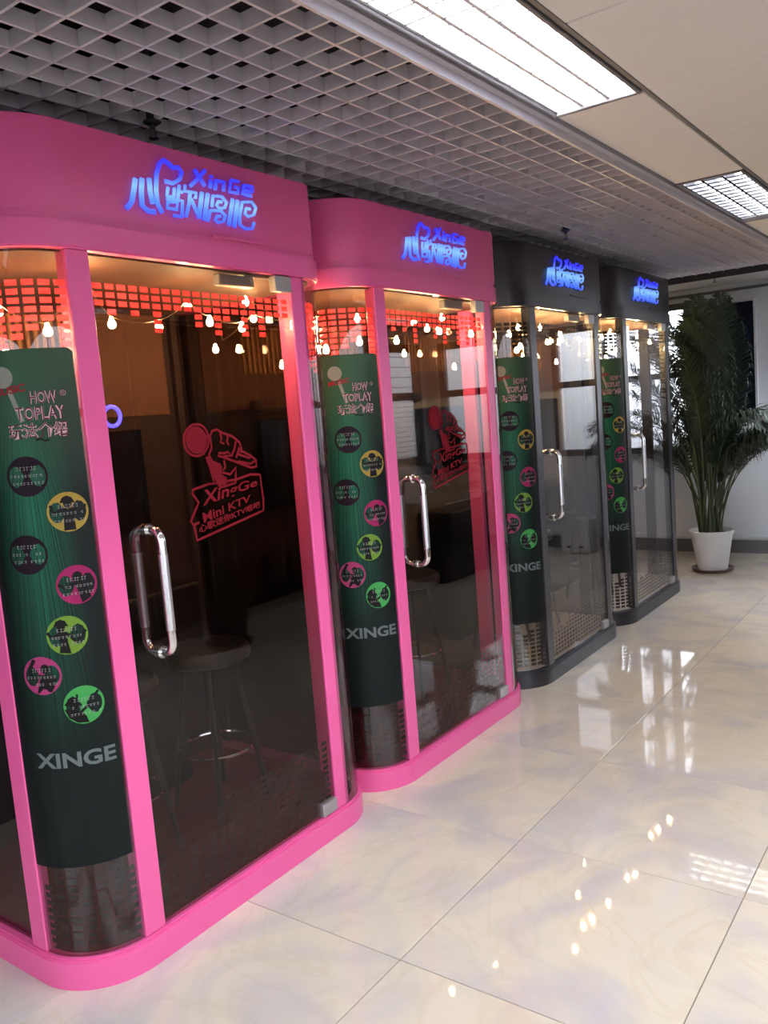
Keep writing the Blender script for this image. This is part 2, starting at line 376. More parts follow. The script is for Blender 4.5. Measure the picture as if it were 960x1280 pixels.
for i in range(-7, 11):
    x = 2.211 + GP*i
    if x < X1: part('cross_bar', MB().box(x-0.006, x+0.006, YA, CY-0.006, LZ+0.002, LZ+0.03), 'bar', ce)
    if x < X1 and i % 2: part('cross_bar', MB().box(x-0.006, x+0.006, CY+0.008, 1.252, LZ+0.002, LZ+0.03), 'bar', ce)
for j in range(1, 4):
    part('cross_bar', MB().box(X0, X1, CY-j*GP-0.006, CY-j*GP+0.006, LZ+0.001, LZ+0.03), 'bar', ce)
part('ceiling_rail', MB().box(X0, X1, CY-0.006, CY+0.008, LZ-0.010, LZ+0.004), 'bar', ce)
part('ceiling_rail', MB().box(X0, 7.72, 1.252, 1.275, LZ-0.012, LZ+0.03).box(X0, 7.72, 1.275, 1.287, LZ-0.04, LZ+0.03), 'lattice', ce)
# open lattice over the booths: blades both ways, each its own object
la = struct('ceiling_lattice', None, None, 'open square lattice ceiling of pale grey blades over the booths')
P_ = 0.1155; LX1 = 7.72; LY0 = 1.289
xb = MB().box(-0.0045, 0.0045, LY0, YB, 0.0, 0.042).mesh('lattice_blade', 'lattice')
yb = MB().box(X0+0.9, LX1, -0.0045, 0.0045, 0.0, 0.042).mesh('lattice_blade', 'lattice')
n = 0; x = 1.65 - P_*29
while x < LX1:
    link('lattice_blade', xb, la, (x, 0, LZ)); x += P_
y = 1.42 - P_
while y < YB:
    link('lattice_blade', yb, la, (0, y, LZ)); y += P_
struct('ceiling', MB().box(X0, LX1, 1.289, YB, 3.05, 3.1), 'plenum', 'dark ceiling slab above the lattice')
struct('trim_1', MB().box(LX1, LX1+0.03, 1.26, YB, LZ-0.045, LZ+0.12), 'plenum', 'dark edge strip at the far end of the lattice')
struct('ceiling', MB().box(LX1+0.03, X1, 1.275, YB, LZ-0.005, LZ+0.04), 'tile', 'plain white ceiling strip beyond the lattice')
struct('trim_2', MB().box(X0, LX1+0.03, 1.2875, 1.2885, LZ+0.03, 3.1), 'plenum', 'dark upstand above the lattice edge')

def wall(name, axis, a0, a1, p0, p1, holes, m='wall', top=3.1):
    """a wall running along axis with rectangular openings (a0, a1, z0, z1)"""
    mb = MB(); cuts = sorted(holes)
    def bx(s, e, z0, z1):
        if e - s < 1e-6 or z1 - z0 < 1e-6: return
        mb.box(s, e, p0, p1, z0, z1) if axis == 'x' else mb.box(p0, p1, s, e, z0, z1)
    c = a0
    for h in cuts:
        bx(c, h[0], 0, top); bx(h[0], h[1], 0, h[2]); bx(h[0], h[1], h[3], top); c = h[1]
    bx(c, a1, 0, top)
    return struct(name, mb, m)
wall('wall_far', 'y', YA-0.12, YB+0.12, X1, X1+0.12, [(2.46, 3.42, 1.02, 2.50), (1.84, 2.30, 1.34, 2.46), (0.30, 1.25, 1.02, 2.42), (-1.16, -0.28, 1.02, 2.42)])
wall('wall_right', 'x', X0, X1, YA-0.12, YA, [(-2.3, 3.1, 0.9, 2.45), (7.1, 8.5, 1.02, 2.42)])
wall('wall_left', 'x', X0, X1, YB, YB+0.12, [], 'darkgrey')
wall('wall_back', 'y', YA-0.12, YB+0.12, X0-0.12, X0, [(-0.4, 2.6, 0.9, 2.45)])
struct('baseboard_far', MB().box(X1-0.025, X1, YA, YB, 0.0, 0.13), 'darkstone')
struct('baseboard_right', MB().box(X0, X1, YA, YA+0.02, 0.0, 0.13), 'darkstone')
struct('trim_3', MB().bbox(X1-0.045, X1, YA, YB, 0.155, 0.185).box(X1-0.015, X1, YA, YB, 0.13, 0.16), 'ledge', 'thin white ledge above the skirting on the far wall')
struct('trim_4', MB().bbox(X1-0.03, X1, YA, YB, 2.545, 2.57), 'bar', 'thin grey picture rail high on the far wall')

def window(n, axis, a0, a1, z0, z1, p, fr, pane, fw=0.06, trans=None, mull=(), out=1, label=None):
    w = struct('window_%d' % n, None, None, label)
    def bx(mb, s, e, q0, q1, za, zb):
        return mb.bbox(s, e, min(q0, q1), max(q0, q1), za, zb) if axis == 'x' else mb.bbox(min(q0, q1), max(q0, q1), s, e, za, zb)
    f0, f1 = p - 0.03*out, p + 0.05*out
    for s, e, za, zb in ((a0, a0+fw, z0, z1), (a1-fw, a1, z0, z1), (a0+fw, a1-fw, z0, z0+fw), (a0+fw, a1-fw, z1-fw, z1)):
        part('window_frame', bx(MB(), s, e, f0, f1, za, zb), fr, w)
    if trans: part('transom', bx(MB(), a0+fw, a1-fw, f0, f1, trans-fw/2, trans+fw/2), fr, w)
    for mx in mull: part('mullion', bx(MB(), mx-fw/2, mx+fw/2, f0, f1, z0+fw, z1-fw), fr, w)
    xs = [a0+fw] + list(mull) + [a1-fw]; zs = [z0+fw] + ([trans] if trans else []) + [z1-fw]
    for i in range(len(xs)-1):
        for j in range(len(zs)-1):
            part('pane', bx(MB(), xs[i], xs[i+1], p+0.01*out, p+0.016*out, zs[j], zs[j+1]) if pane != 'solid' else MB(), pane, w)
    return w
window(1, 'y', 2.46, 3.42, 1.02, 2.50, X1+0.02, 'winframe', 'winglass', 0.06, 1.80, (2.92,), 1, 'bright daylight window with grey frame behind the last booth')
window(2, 'y', 1.84, 2.30, 1.34, 2.46, X1+0.0, 'whiteframe', 'blackglass', 0.025, None, (), 1, 'dark tinted window pane behind the palm')
window(3, 'y', 0.30, 1.25, 1.02, 2.42, X1+0.02, 'winframe', 'winglass', 0.07, 1.80, (), 1, 'daylight window with grey frame right of the palm')
window(7, 'y', -1.16, -0.28, 1.02, 2.42, X1+0.02, 'winframe', 'winglass', 0.08, 1.82, (), 1, 'daylight window with grey frame behind the black desk')
w4 = window(4, 'x', 7.1, 8.5, 1.02, 2.42, YA-0.02, 'winframe', 'winglass', 0.09, 1.82, (7.8,), -1, 'daylight window with dark grey frame in the aisle wall')
for k in range(22):
    if k % 2 == 0 or k < 12:
        part('blind_slat', MB().box(7.19, 8.41, YA-0.10, YA-0.06, 1.12+k*0.058, 1.124+k*0.058), 'blind', w4)

window(5, 'x', -2.3, 3.1, 0.9, 2.45, YA-0.02, 'whiteframe', 'winglass', 0.06, 1.82, (-0.95, 0.4, 1.75), -1, 'long unseen window with white frame, added for daylight opposite the pink booths')  # unseen window, added to bring more daylight onto floor and ceiling
window(6, 'y', -0.4, 2.6, 0.9, 2.45, X0-0.02, 'whiteframe', 'winglass', 0.06, 1.82, (0.6, 1.6), -1, 'unseen window with white frame, added for daylight behind the camera')  # another unseen window, added to raise the room's ambient daylight
# ------------------------------------------------------------------ ceiling lights
def ceiling_light(x, label, on, y=None, dz=0.0):
    lm = 'fixture' if on else 'mirror'
    t = thing('ceiling_light', label, 'ceiling light', (x, CY+0.172 if y is None else y, LZ+dz), 0)
    L, Wd = GP-0.012, 0.155
    fr = MB()
    fr.bbox(-L, L, -Wd, -Wd+0.014, -0.012, 0.01, 0.003).bbox(-L, L, Wd-0.014, Wd, -0.012, 0.01, 0.003)
    fr.bbox(-L, -L+0.014, -Wd+0.014, Wd-0.014, -0.012, 0.01, 0.003).bbox(L-0.014, L, -Wd+0.014, Wd-0.014, -0.012, 0.01, 0.003)
    part('frame', fr, 'bar', t)
    part('housing', MB().box(-L, L, -Wd, Wd, 0.10, 0.108).box(-L, L, -Wd, -Wd+0.004, 0.01, 0.10).box(-L, L, Wd-0.004, Wd, 0.01, 0.10)
         .box(-L, -L+0.004, -Wd+0.004, Wd-0.004, 0.01, 0.1).box(L-0.004, L, -Wd+0.004, Wd-0.004, 0.01, 0.1), 'fixture', t)
    for k in (-1, 0, 1):
        part('tube', MB().tube([(-L+0.05, k*0.092, 0.062), (L-0.05, k*0.092, 0.062)], 0.013, 12), 'tube_on' if on else 'tube_dim', t, True)
    # mirror louvre: curved side reflectors and V shaped cross blades
    for k in (-1.5, -0.5, 0.5, 1.5):
        yc = k*0.092; mb = MB(); pr = [(-0.006, 0.0), (-0.004, 0.022), (-0.002, 0.045), (0.002, 0.045), (0.004, 0.022), (0.006, 0.0)]
        n_ = len(pr); mb.add([(-L+0.014, yc+a, b) for a, b in pr] + [(L-0.014, yc+a, b) for a, b in pr],
               [tuple(range(n_)), tuple(range(n_, 2*n_))[::-1]] + [(i, (i+1) % n_, n_+(i+1) % n_, n_+i) for i in range(n_)])
        part('reflector', mb, lm, t)
    bl = MB(); kb = 0.004 if on else 0.012; pr = [(-kb, 0.0), (-0.002, 0.035), (0.002, 0.035), (kb, 0.0)]
    n_ = 4; bl.add([(a, -0.138, b) for a, b in pr] + [(a, -0.046, b) for a, b in pr], [(0, 1, 2, 3), (7, 6, 5, 4)] + [(i, (i+1) % 4, 4+(i+1) % 4, 4+i) for i in range(4)])
    bm = bl.mesh('louvre_blade', lm)
    NB = 15
    for r in range(3):
        for i in range(NB):
            link('louvre_blade', bm, t, (-L+0.04+(2*L-0.08)*(i+0.5*(r % 2))/NB, r*0.092, 0.0))
    return t
names = {0: ('large lit tube ceiling light over the pink booths', True), 2: ('mirror louvre ceiling light, dim, beyond the lit one', False),
         -2: ('lit tube ceiling light behind the camera end', True), -4: None, 4: ('unseen tube ceiling light nearest the far wall, lit to brighten the far end', True)}  # fixture nearest the far wall is out of view, lit to brighten that end
for x, k in FIX:
    if names.get(k): ceiling_light(x, *names[k])
ceiling_light(6.3, 'unseen surface mounted tube light over the black desk, added to brighten the far end', True, -0.3, -0.117)  # added lamp out of view, brightens the far wall and floor
ceiling_light(3.2, 'unseen surface mounted tube light over the middle of the aisle, added to brighten it', True, -0.75, -0.117)  # second added lamp out of view, lifts the light along the aisle

def sprinkler(x, y, label):
    t = thing('sprinkler', label, 'sprinkler', (x, y, LZ), 0, 'sprinkler heads hanging through the ceiling')
    part('pipe', MB().lathe([(0.012, 0.3), (0.012, 0.03), (0.017, 0.03), (0.017, -0.012), (0.009, -0.012), (0.009, -0.022)][::-1], 12), 'brass', t, True)
    part('escutcheon', MB().lathe([(0.026, 0.001), (0.030, -0.004), (0.016, -0.012)][::-1], 16), 'brass', t, True)
    part('deflector', MB().tube([(0.008, 0, -0.02), (0.014, 0, -0.034), (0.004, 0, -0.05)], 0.0022, 6).tube([(-0.008, 0, -0.02), (-0.014, 0, -0.034), (-0.004, 0, -0.05)], 0.0022, 6)
         .lathe([(0.016, -0.054), (0.016, -0.050)], 12), 'brass', t)
sprinkler(1.88, 2.17, 'metal sprinkler head above the first pink booth')
sprinkler(4.76, 2.03, 'metal sprinkler head above the first black booth')
sprinkler(7.95, 2.02, 'metal sprinkler head in the white ceiling by the palm')

# ------------------------------------------------------------------ booths
LOGO= {'heart_hook': [(-150, 2324), (-165, 2350), (-165, 2392), (-157, 2441), (-141, 2475), (-124, 2489), (-104, 2482), (-88, 2472), (-66, 2477), (-53, 2465), (-64, 2441), (-95, 2423), (-126, 2425)], 'a': [(-241, 2413), (-251, 2378), (-264, 2341), (-286, 2319)], 'b': [(-216, 2418), (-224, 2372), (-226, 2336), (-205, 2323), (-178, 2323)], 'c': [(-188, 2423), (-189, 2383), (-184, 2347)], 'g1': [(-116, 2408), (-124, 2381), (-97, 2381), (-90, 2410)], 'g2': [(-69, 2422), (-80, 2379)], 'g2b': [(-72, 2401), (-58, 2402)], 'g3': [(-122, 2363), (-128, 2343), (-90, 2343), (-83, 2367), (-122, 2363)], 'g4': [(-105, 2323), (-71, 2324), (-62, 2374), (-126, 2371)], 'k1': [(-44, 2426), (-49, 2407), (0, 2409), (-6, 2391)], 'k2': [(-26, 2405), (-35, 2370), (-54, 2326)], 'k3': [(-24, 2388), (-13, 2362), (5, 2329)], 'c1': [(26, 2415), (2, 2331)], 'c2': [(52, 2415), (24, 2326)], 'c3': [(64, 2374), (74, 2412), (114, 2415), (134, 2398), (121, 2379), (97, 2374), (86, 2383), (96, 2397), (112, 2397)], 'c4': [(39, 2325), (56, 2362), (104, 2367), (122, 2354), (111, 2334), (86, 2326), (74, 2333), (83, 2347), (100, 2349)], 'p1': [(165, 2415), (134, 2324)], 'p2': [(188, 2414), (159, 2321)], 'p3': [(259, 2349), (247, 2327), (213, 2322), (187, 2333), (191, 2363), (210, 2412), (256, 2419), (275, 2402), (261, 2376), (234, 2366), (218, 2374), (226, 2393), (246, 2393)], 'X1': [(3, 2483), (20, 2461), (42, 2438)], 'X2': [(50, 2489), (16, 2458), (-22, 2427)], 'i1': [(71, 2462), (64, 2435)], 'i2': [(76, 2476), (74, 2470)], 'n1': [(95, 2466), (86, 2433)], 'n2': [(95, 2463), (131, 2465), (124, 2435)], 'G': [(202, 2478), (165, 2477), (152, 2437), (191, 2438), (197, 2457), (179, 2457)], 'e': [(220, 2452), (265, 2456), (267, 2471), (226, 2470), (215, 2440), (258, 2439)]}
STK= {'ball': [(-42, 1602), (-47, 1586), (-56, 1572), (-70, 1561), (-86, 1555), (-103, 1554), (-119, 1558), (-133, 1567), (-143, 1579), (-148, 1594), (-148, 1610), (-144, 1626), (-134, 1640), (-121, 1650), (-105, 1657), (-89, 1658), (-72, 1655), (-58, 1647), (-48, 1634), (-42, 1619)], 'band': [(-45, 1620), (-64, 1592), (-70, 1555)], 'k0': [(-49, 1551), (-32, 1578), (-35, 1614), (-22, 1632), (0, 1635), (20, 1623), (68, 1607), (98, 1584), (104, 1561), (97, 1548)], 'f1': [(12, 1622), (16, 1606), (10, 1591), (26, 1585)], 'f2': [(46, 1610), (40, 1588), (48, 1579)], 'f3': [(81, 1590), (70, 1562), (52, 1539)], 'f3b': [(96, 1568), (75, 1533)], 'th': [(-5, 1556), (22, 1553), (38, 1556), (53, 1543), (9, 1542)], 'h': [(-8, 1548), (67, 1521), (144, 1492), (169, 1494), (171, 1516), (144, 1535), (102, 1555)], 'h2': [(87, 1544), (137, 1527), (150, 1534)], 'h3': [(81, 1520), (140, 1506), (171, 1516)], 'arm': [(-61, 1548), (-49, 1512), (-37, 1462)], 'armr': [(18, 1529), (20, 1505), (2, 1490), (39, 1479), (70, 1500), (60, 1447), (-10, 1440), (-20, 1452)], 'fr': [(-30, 1456), (-62, 1457), (-133, 1446), (-136, 1434), (-114, 1402), (-155, 1345), (-143, 1331), (-136, 1279), (183, 1334), (188, 1373), (183, 1463), (135, 1469), (70, 1459)], 'fr2': [(-143, 1331), (-119, 1337)]}
STKFILL= [(-45, 1557), (-34, 1534), (0, 1519), (7, 1506), (-4, 1483), (24, 1468), (18, 1448), (-18, 1446), (-35, 1474), (-60, 1540)]
STKTXT= {'XingGe': [(-102, 1371), (163, 1418), (170, 1452), (-85, 1440)], 'Mini KTV': [(-100, 1331), (122, 1375), (126, 1399), (-103, 1365)], '心歌迷你KTV唱吧': [(-124, 1299), (169, 1348), (168, 1371), (-124, 1328)]}

CX, CR, CYL = 0.49, 0.215, 0.215      # corner arc centre (+-CX, CYL), glass radius; local y = 0 is the outer glass face
BD = 1.0                              # booth depth
ZB, ZT, ZH, ZTOP = 0.095, 2.175, 2.27, 2.53
def arcp(th, r, side=-1):
    """point on a corner: th 90 = front, 180 = side"""
    a = math.radians(th); return (side*(CX - r*math.cos(a)*1.0) if side > 0 else -CX + r*math.cos(a), CYL - r*math.sin(a))
def corner(r, side, a0=90, a1=180, n=14):
    out = []
    for i in range(n+1):
        a = math.radians(a0 + (a1-a0)*i/n); out.append((side*(CX - r*math.cos(a)), CYL - r*math.sin(a)))
    return out
def outline(r):
    return corner(r, -1)[::-1] + corner(r, 1) + [(CX+r, BD), (-CX-r, BD)]
def houtline(e):
    # the header is rounded wide on the left and tight on the right
    r = 0.05; return corner(CR+e, -1)[::-1] + [(0.56 + (r+e)*math.sin(PI/2*i/6), r - (r+e)*math.cos(PI/2*i/6)) for i in range(7)] + [(0.61+e, BD), (-CX-CR-e, BD)]
def flat(u, v, d): return (u, -0.0015-d, v)
def flat_in(u, v, d): return (u, 0.0095+d, v)
def onarc(off):
    """(u, v, d) -> poster surface; u = arc length from the front tangent round the left corner"""
    def f(u, v, d):
        r = CR + off + d
        if u < 0: return (-CX - u, -off-d, v)
        th = PI/2 + u/CR
        if th < PI: return (-CX + r*math.cos(th), CYL - r*math.sin(th), v)
        return (-CX - r, CYL + (u - CR*PI/2), v)
    return f
def U(th): return math.radians(th-90)*CR
MESH = {}
def bpart(scheme, name, key, fn, m, parent, smooth=False, label=None):
    k = (scheme, key)
    if k not in MESH: MESH[k] = fn().mesh(name, m, smooth)
    o = link(name, MESH[k], parent)
    if label: o['label'] = label
    return o
def pixels(mp, u0, u1, top, seed, bottom=False, pw=0.0415, ph=0.0245):
    rnd = random.Random(seed); mb = MB(); n = int((u1-u0)/pw); pitch = (u1-u0)/n
    prev = 6
    for i in range(n):
        prev = max(3, min(11, prev + rnd.choice((-3, -2, -1, 1, 2, 3)))); rows = prev
        for j in range(rows):
            a = u0 + pitch*i + pitch*0.13; b = a + pitch*0.74
            z = (ZT-0.085-j*ph) if top else (ZB+0.02+(j+1)*ph)
            pts = [(a, z), (b, z), (b, z-ph*0.66), (a, z-ph*0.66)]
            mb.add([mp(x, y, 0.0005) for x, y in pts], [(0, 1, 2, 3)])
    return mb
def loop_handle(y0, side):
    """D shaped pull handle standing off the door by side*0.055"""
    x, za, zb, d = -0.327, 0.955, 1.345, side*0.058
    p = [(x, y0, za)]
    for i in range(7): a = PI/2*i/6; p.append((x, y0 + d*0.35 + d*0.65*math.sin(a), za - 0.0 + 0.038*(1-math.cos(a))))
    q = [(a, b, za+zb-c) for a, b, c in p]
    return p + q[::-1]

def build_booth(xc, scheme, label, seed):
    B = thing('karaoke_booth', label, 'karaoke booth', (xc, 2.125, 0), 0, 'row of glass karaoke booths')
    fr = scheme; gm = 'boothglass' if scheme == 'pink' else 'clearglass'; P = lambda *a, **k: bpart(scheme, *a, **k)
    P('base', 'base', lambda: MB().prism(outline(CR+0.022), 0.0, 0.085).prism(outline(CR+0.017), 0.085, 0.090).prism(outline(CR+0.010), 0.09, ZB), fr, B, True)
    P('carpet', 'carpet', lambda: MB().prism(outline(CR-0.02), ZB, ZB+0.006), 'carpet' if scheme == 'pink' else 'palefloor', B)
    P('trim_band', 'trim', lambda: MB().prism(outline(CR+0.016), ZT, ZT+0.006).prism(outline(CR+0.021), ZT+0.006, ZH-0.02).prism(outline(CR+0.012), ZH-0.02, ZH), fr, B, True)
    P('header', 'header', lambda: MB().prism(houtline(0.005), ZH, ZTOP-0.004).prism(houtline(0.002), ZTOP-0.004, ZTOP), fr, B, True)
    P('roof_lining', 'rlin', lambda: MB().prism(outline(CR-0.02), ZT-0.006, ZT), 'lining', B)
    P('warm_glow_lining', 'ulin', lambda: MB().box(-0.62, 0.62, BD-0.036, BD-0.031, 1.72, ZT-0.01), 'lining', B)  # lighter tan puts the bulbs' warm light into the upper rear wall's colour
    for s in (-1, 1):
        a, b = sorted((s*0.432, s*0.508))
        P('front_post', 'fpost%d' % s, lambda: MB().bbox(a, b, -0.007, 0.045, ZB, ZT, 0.003), fr, B)
        a, b = sorted((s*(CX+CR-0.03), s*(CX+CR+0.006)))
        P('side_post', 'spost%d' % s, lambda: MB().bbox(a, b, CYL-0.004, CYL+0.075, ZB, ZT, 0.003), fr, B)
        a, b = sorted((s*(CX+CR-0.05), s*(CX+CR+0.006)))
        P('rear_post', 'rpost%d' % s, lambda: MB().bbox(a, b, BD-0.06, BD, ZB, ZT, 0.003), 'dark', B)
        g = P('curved_glass', 'cglass%d' % s, lambda: MB().strip(corner(CR, s, 90, 179)[::-s], 0.008, ZB, ZT) if s > 0 else MB().strip(corner(CR, s, 90, 179)[::1], -0.008, ZB, ZT), gm, B, True)
        mp = onarc(-0.0095)
        mpp = (lambda u, v, d, mp=mp, s=s: (lambda q: (q[0] if s < 0 else -q[0], q[1], q[2]))(mp(u, v, -d)))
        film = 'redfilm' if scheme == 'pink' else 'blackfilm'
        P('pixel_film', 'pf%d' % s, lambda: pixels(mpp, U(94), U(178), True, 11+s), film, g)
        P('pixel_film', 'pfb%d' % s, lambda: pixels(mpp, U(94), U(178), False, 21+s), 'darkfilm' if scheme == 'pink' else film, g)
        a, b = sorted((s*(CX+CR-0.018), s*(CX+CR-0.010)))
        P('side_glass', 'sglass%d' % s, lambda: MB().box(a, b, CYL+0.075, BD-0.06, ZB, ZT), gm, B)
    d = P('door', 'door', lambda: MB().box(-0.428, 0.428, 0.0, 0.009, ZB+0.004, ZT-0.004), gm, B)
    P('pixel_film', 'pfd', lambda: pixels(flat_in, -0.425, 0.425, True, 31), 'redfilm' if scheme == 'pink' else 'blackfilm', d)
    P('pixel_film', 'pfdb', lambda: pixels(flat_in, -0.425, 0.425, False, 33), 'darkfilm' if scheme == 'pink' else 'blackfilm', d)
    for side, y0 in ((-1, 0.0), (1, 0.009)):
        P('handle', 'handle%d' % side, lambda: MB().tube(loop_handle(y0, side), 0.0135, 14)
          .tube([(-0.327, y0, 0.955), (-0.327, y0+side*0.008, 0.955)], 0.02, 14).tube([(-0.327, y0, 1.345), (-0.327, y0+side*0.008, 1.345)], 0.02, 14), 'chrome', d, True)
        P('grip', 'grip%d' % side, lambda: MB().tube([(-0.327, y0+side*0.058, 1.03), (-0.327, y0+side*0.058, 1.27)], 0.0147, 14), 'grip', d, True)
    P('hinge_plate', 'hinge0', lambda: MB().bbox(0.345, 0.431, -0.012, 0.021, ZB+0.004, ZB+0.055, 0.002), 'patch', d)
    P('hinge_plate', 'hinge1', lambda: MB().bbox(0.345, 0.431, -0.012, 0.021, ZT-0.06, ZT-0.004, 0.002), 'patch', d)
    P('door_closer', 'closer', lambda: MB().bbox(0.10, 0.27, 0.02, 0.055, ZT-0.05, ZT-0.012, 0.004).bbox(0.24, 0.40, 0.028, 0.04, ZT-0.012, ZT-0.002, 0.002), 'patch', d)
    # red line-art sticker on the door glass
    mm = lambda pts: [(x/1000, z/1000) for x, z in pts]
    def stk():
        mb = MB()
        for k, v in STK.items(): mb.ribbon(mm(v), 0.0085, flat, 0.0006, closed=k in ('ball', 'fr'))
        mb.patch(mm(STKFILL), flat, 0.0004)
        mb.patch([(-0.095+0.046*math.cos(t*PI/8), 1.606+0.046*math.sin(t*PI/8)) for t in range(16)], flat, 0.0003)
        for k, v in STKTXT.items(): text_quad(mb, k, mm(v), flat, 0.0006, 0.02 if 'M' not in k or k == 'Mini KTV' else 0.0)
        return mb
    if scheme == 'pink': P('door_sticker', 'sticker', stk, 'sticker', d, label='red line drawing of a fist holding a microphone over lettering')
    # poster wrapped round the left corner
    def sheet():
        mb = MB(); f = onarc(0.001); us = [U(97.5)+(U(180)+0.0-U(97.5))*i/24 for i in range(25)]; z0, z1 = 0.38, 1.90; rc = 0.018
        vs = []; 
        for i, u in enumerate(us):
            e = us[1]-us[0]; top = z1 - (rc*0.6 if i == 0 else 0)
            vs += [f(u, z0, 0), f(u, top, 0), f(u, z0, 0.0008), f(u, top, 0.0008)]
        fs = []
        for i in range(24):
            a, b = 4*i, 4*i+4; fs += [(a+2, b+2, b+3, a+3), (a, a+1, b+1, b), (a+1, a+3, b+3, b+1), (a, b, b+2, a+2)]
        fs += [(0, 2, 3, 1), (96, 97, 99, 98)]
        mb.add(vs, fs); mb.us = us; return mb
    k = (scheme, 'sheet')
    if k not in MESH:
        sb = sheet(); me = sb.mesh('poster', 'poster', False); uvl = me.uv_layers.new(name='UVMap')
        for lp in me.loops:
            i = lp.vertex_index // 4; tt = lp.vertex_index % 2; uvl.data[lp.index].uv = (1 - i/24, float(tt))
        MESH[k] = me
    po = link('poster', MESH[k], B); po['label'] = 'dark green how-to-play poster wrapped round the curved corner glass'
    A1, A2, A3 = onarc(0.0022), onarc(0.0028), onarc(0.0034)
    circ = [('c1', 141, 1.547, 'p_plum', 0), ('c2', 115, 1.437, 'p_yellow', 1), ('c3', 148, 1.325, 'p_plum', 0), ('c4', 115, 1.225, 'p_magenta', 2),
            ('c5', 126.5, 1.082, 'p_lime', 3), ('c6', 149, 0.970, 'p_pink', 4), ('c7', 120.5, 0.870, 'p_green', 5)]
    R = 0.057
    def disc(u, z, r, mp, n=28): return MB().patch([(u+r*math.cos(2*PI*i/n), z+r*math.sin(2*PI*i/n)) for i in range(n)], mp, 0.0003)
    def inside(pts, u, z):
        out = []
        for a, b in pts:
            l = math.hypot(a, b); k_ = min(1.0, 0.97/l) if l > 0 else 1; out.append((u - a*k_*R, z + b*k_*R))
        return out
    def figure(kind, u, z):
        """simple dancing silhouettes (head, torso, arms) kept inside the disc"""
        mb = MB(); S_ = lambda pts: inside(pts, u, z)
        def head(a, b, r=0.2, hat=False):
            mb.patch(S_([(a+r*math.cos(t*PI/6), b+r*1.15*math.sin(t*PI/6)) for t in range(12)]), A2, 0.0003)
            if hat: mb.patch(S_([(a-0.36, b+0.06), (a+0.36, b+0.02), (a+0.22, b+0.3), (a, b+0.4), (a-0.22, b+0.32)]), A2, 0.0003)
        def limb(pts, w=0.16): mb.ribbon(S_(pts), w*R, A2, 0.0003)
        if kind == 1:
            head(0.0, 0.42, 0.2, True); mb.patch(S_([(-0.3, 0.2), (0.3, 0.2), (0.26, -0.3), (0.3, -0.97), (-0.3, -0.97), (-0.24, -0.3)]), A2, 0.0003)
            limb([(-0.28, 0.12), (-0.7, 0.0), (-0.8, 0.4)]); limb([(0.28, 0.12), (0.72, -0.05), (0.85, 0.3)])
        elif kind == 2:
            head(0.05, 0.38, 0.26); mb.patch(S_([(-0.15, 0.15), (0.42, 0.15), (0.5, -0.3), (0.75, -0.9), (0.15, -0.97), (0.0, -0.3)]), A2, 0.0003)
            limb([(-0.1, 0.1), (-0.6, -0.1), (-0.9, 0.1)]); limb([(0.4, 0.1), (0.66, 0.0), (0.6, 0.5)])
        elif kind == 3:
            head(-0.25, 0.45, 0.2, True); mb.patch(S_([(-0.45, 0.2), (0.02, 0.2), (0.0, -0.3), (0.1, -0.97), (-0.5, -0.97), (-0.35, -0.3)]), A2, 0.0003)
            limb([(-0.4, 0.1), (-0.75, -0.05), (-0.95, 0.25)]); limb([(0.0, 0.1), (0.4, -0.4), (0.9, 0.15)])
        elif kind == 4:
            head(0.2, 0.35, 0.22); mb.patch(S_([(-0.05, 0.05), (0.5, 0.05), (0.6, -0.6), (0.5, -0.97), (-0.35, -0.95), (-0.2, -0.5)]), A2, 0.0003)
            limb([(0.0, 0.0), (-0.5, -0.15), (-0.6, 0.4), (-0.3, 0.85)], 0.2); limb([(0.45, 0.0), (0.7, -0.3)], 0.2)
        elif kind == 5:
            mb.patch(S_([(-0.97, -0.1), (-0.5, -0.15), (-0.1, -0.4), (0.05, -0.6), (0.15, -0.97), (-0.4, -0.9), (-0.8, -0.6)]), A2, 0.0003)
            head(-0.5, 0.0, 0.17, True); limb([(-0.2, -0.35), (0.2, -0.05), (0.5, 0.35), (0.85, 0.7)], 0.14); limb([(-0.9, 0.1), (-0.6, 0.42), (-0.3, 0.4), (-0.3, 0.6)], 0.12)
        return mb
    for nm, th, z, m, kind in circ:
        P('circle', nm, lambda: disc(U(th), z, R, A1), m, po)
        if kind: P('figure', nm+'f', lambda: figure(kind, U(th), z), 'p_ink', po)
        def lines():
            mb = MB(); rnd = random.Random(nm); 
            for r_, (w_, h_) in enumerate(((0.055, 0.011), (0.088, 0.0075), (0.08, 0.0075))):
                zz = z + 0.016 - r_*0.021 + (0.0 if kind else 0.006); u_ = U(th) + w_/2
                while u_ > U(th) - w_/2:       # rows of tiny characters too small to read
                    a = 0.0075*rnd.uniform(0.7, 1.0)
                    if r_ == 0 or rnd.random() > 0.1:
                        mb.ribbon([(u_, zz+h_*0.4), (u_-a, zz+h_*0.4)], 0.0009, A3, 0.0002); mb.ribbon([(u_, zz-h_*rnd.uniform(-0.1, 0.4)), (u_-a*rnd.uniform(0.4, 1), zz-h_*0.3)], 0.0009, A3, 0.0002)
                        c_ = rnd.uniform(0.1, 0.9); mb.ribbon([(u_-a*c_, zz-h_*0.5), (u_-a*c_, zz+h_*0.6)], 0.0009, A3, 0.0002)
                    u_ -= 0.0098
            return mb
        P('small_print', nm+'t', lines, 'p_white', po)
    def tq(body, th0, th1, z0, z1, mp, bold=0.0, rise=0.0, pad=0.0):
        q = [(U(th0)+pad, z0-pad), (U(th1)-pad, z0+rise-pad), (U(th1)-pad, z1+rise+pad), (U(th0)+pad, z1+pad)]
        return text_quad(MB(), body, q, mp, 0, bold)
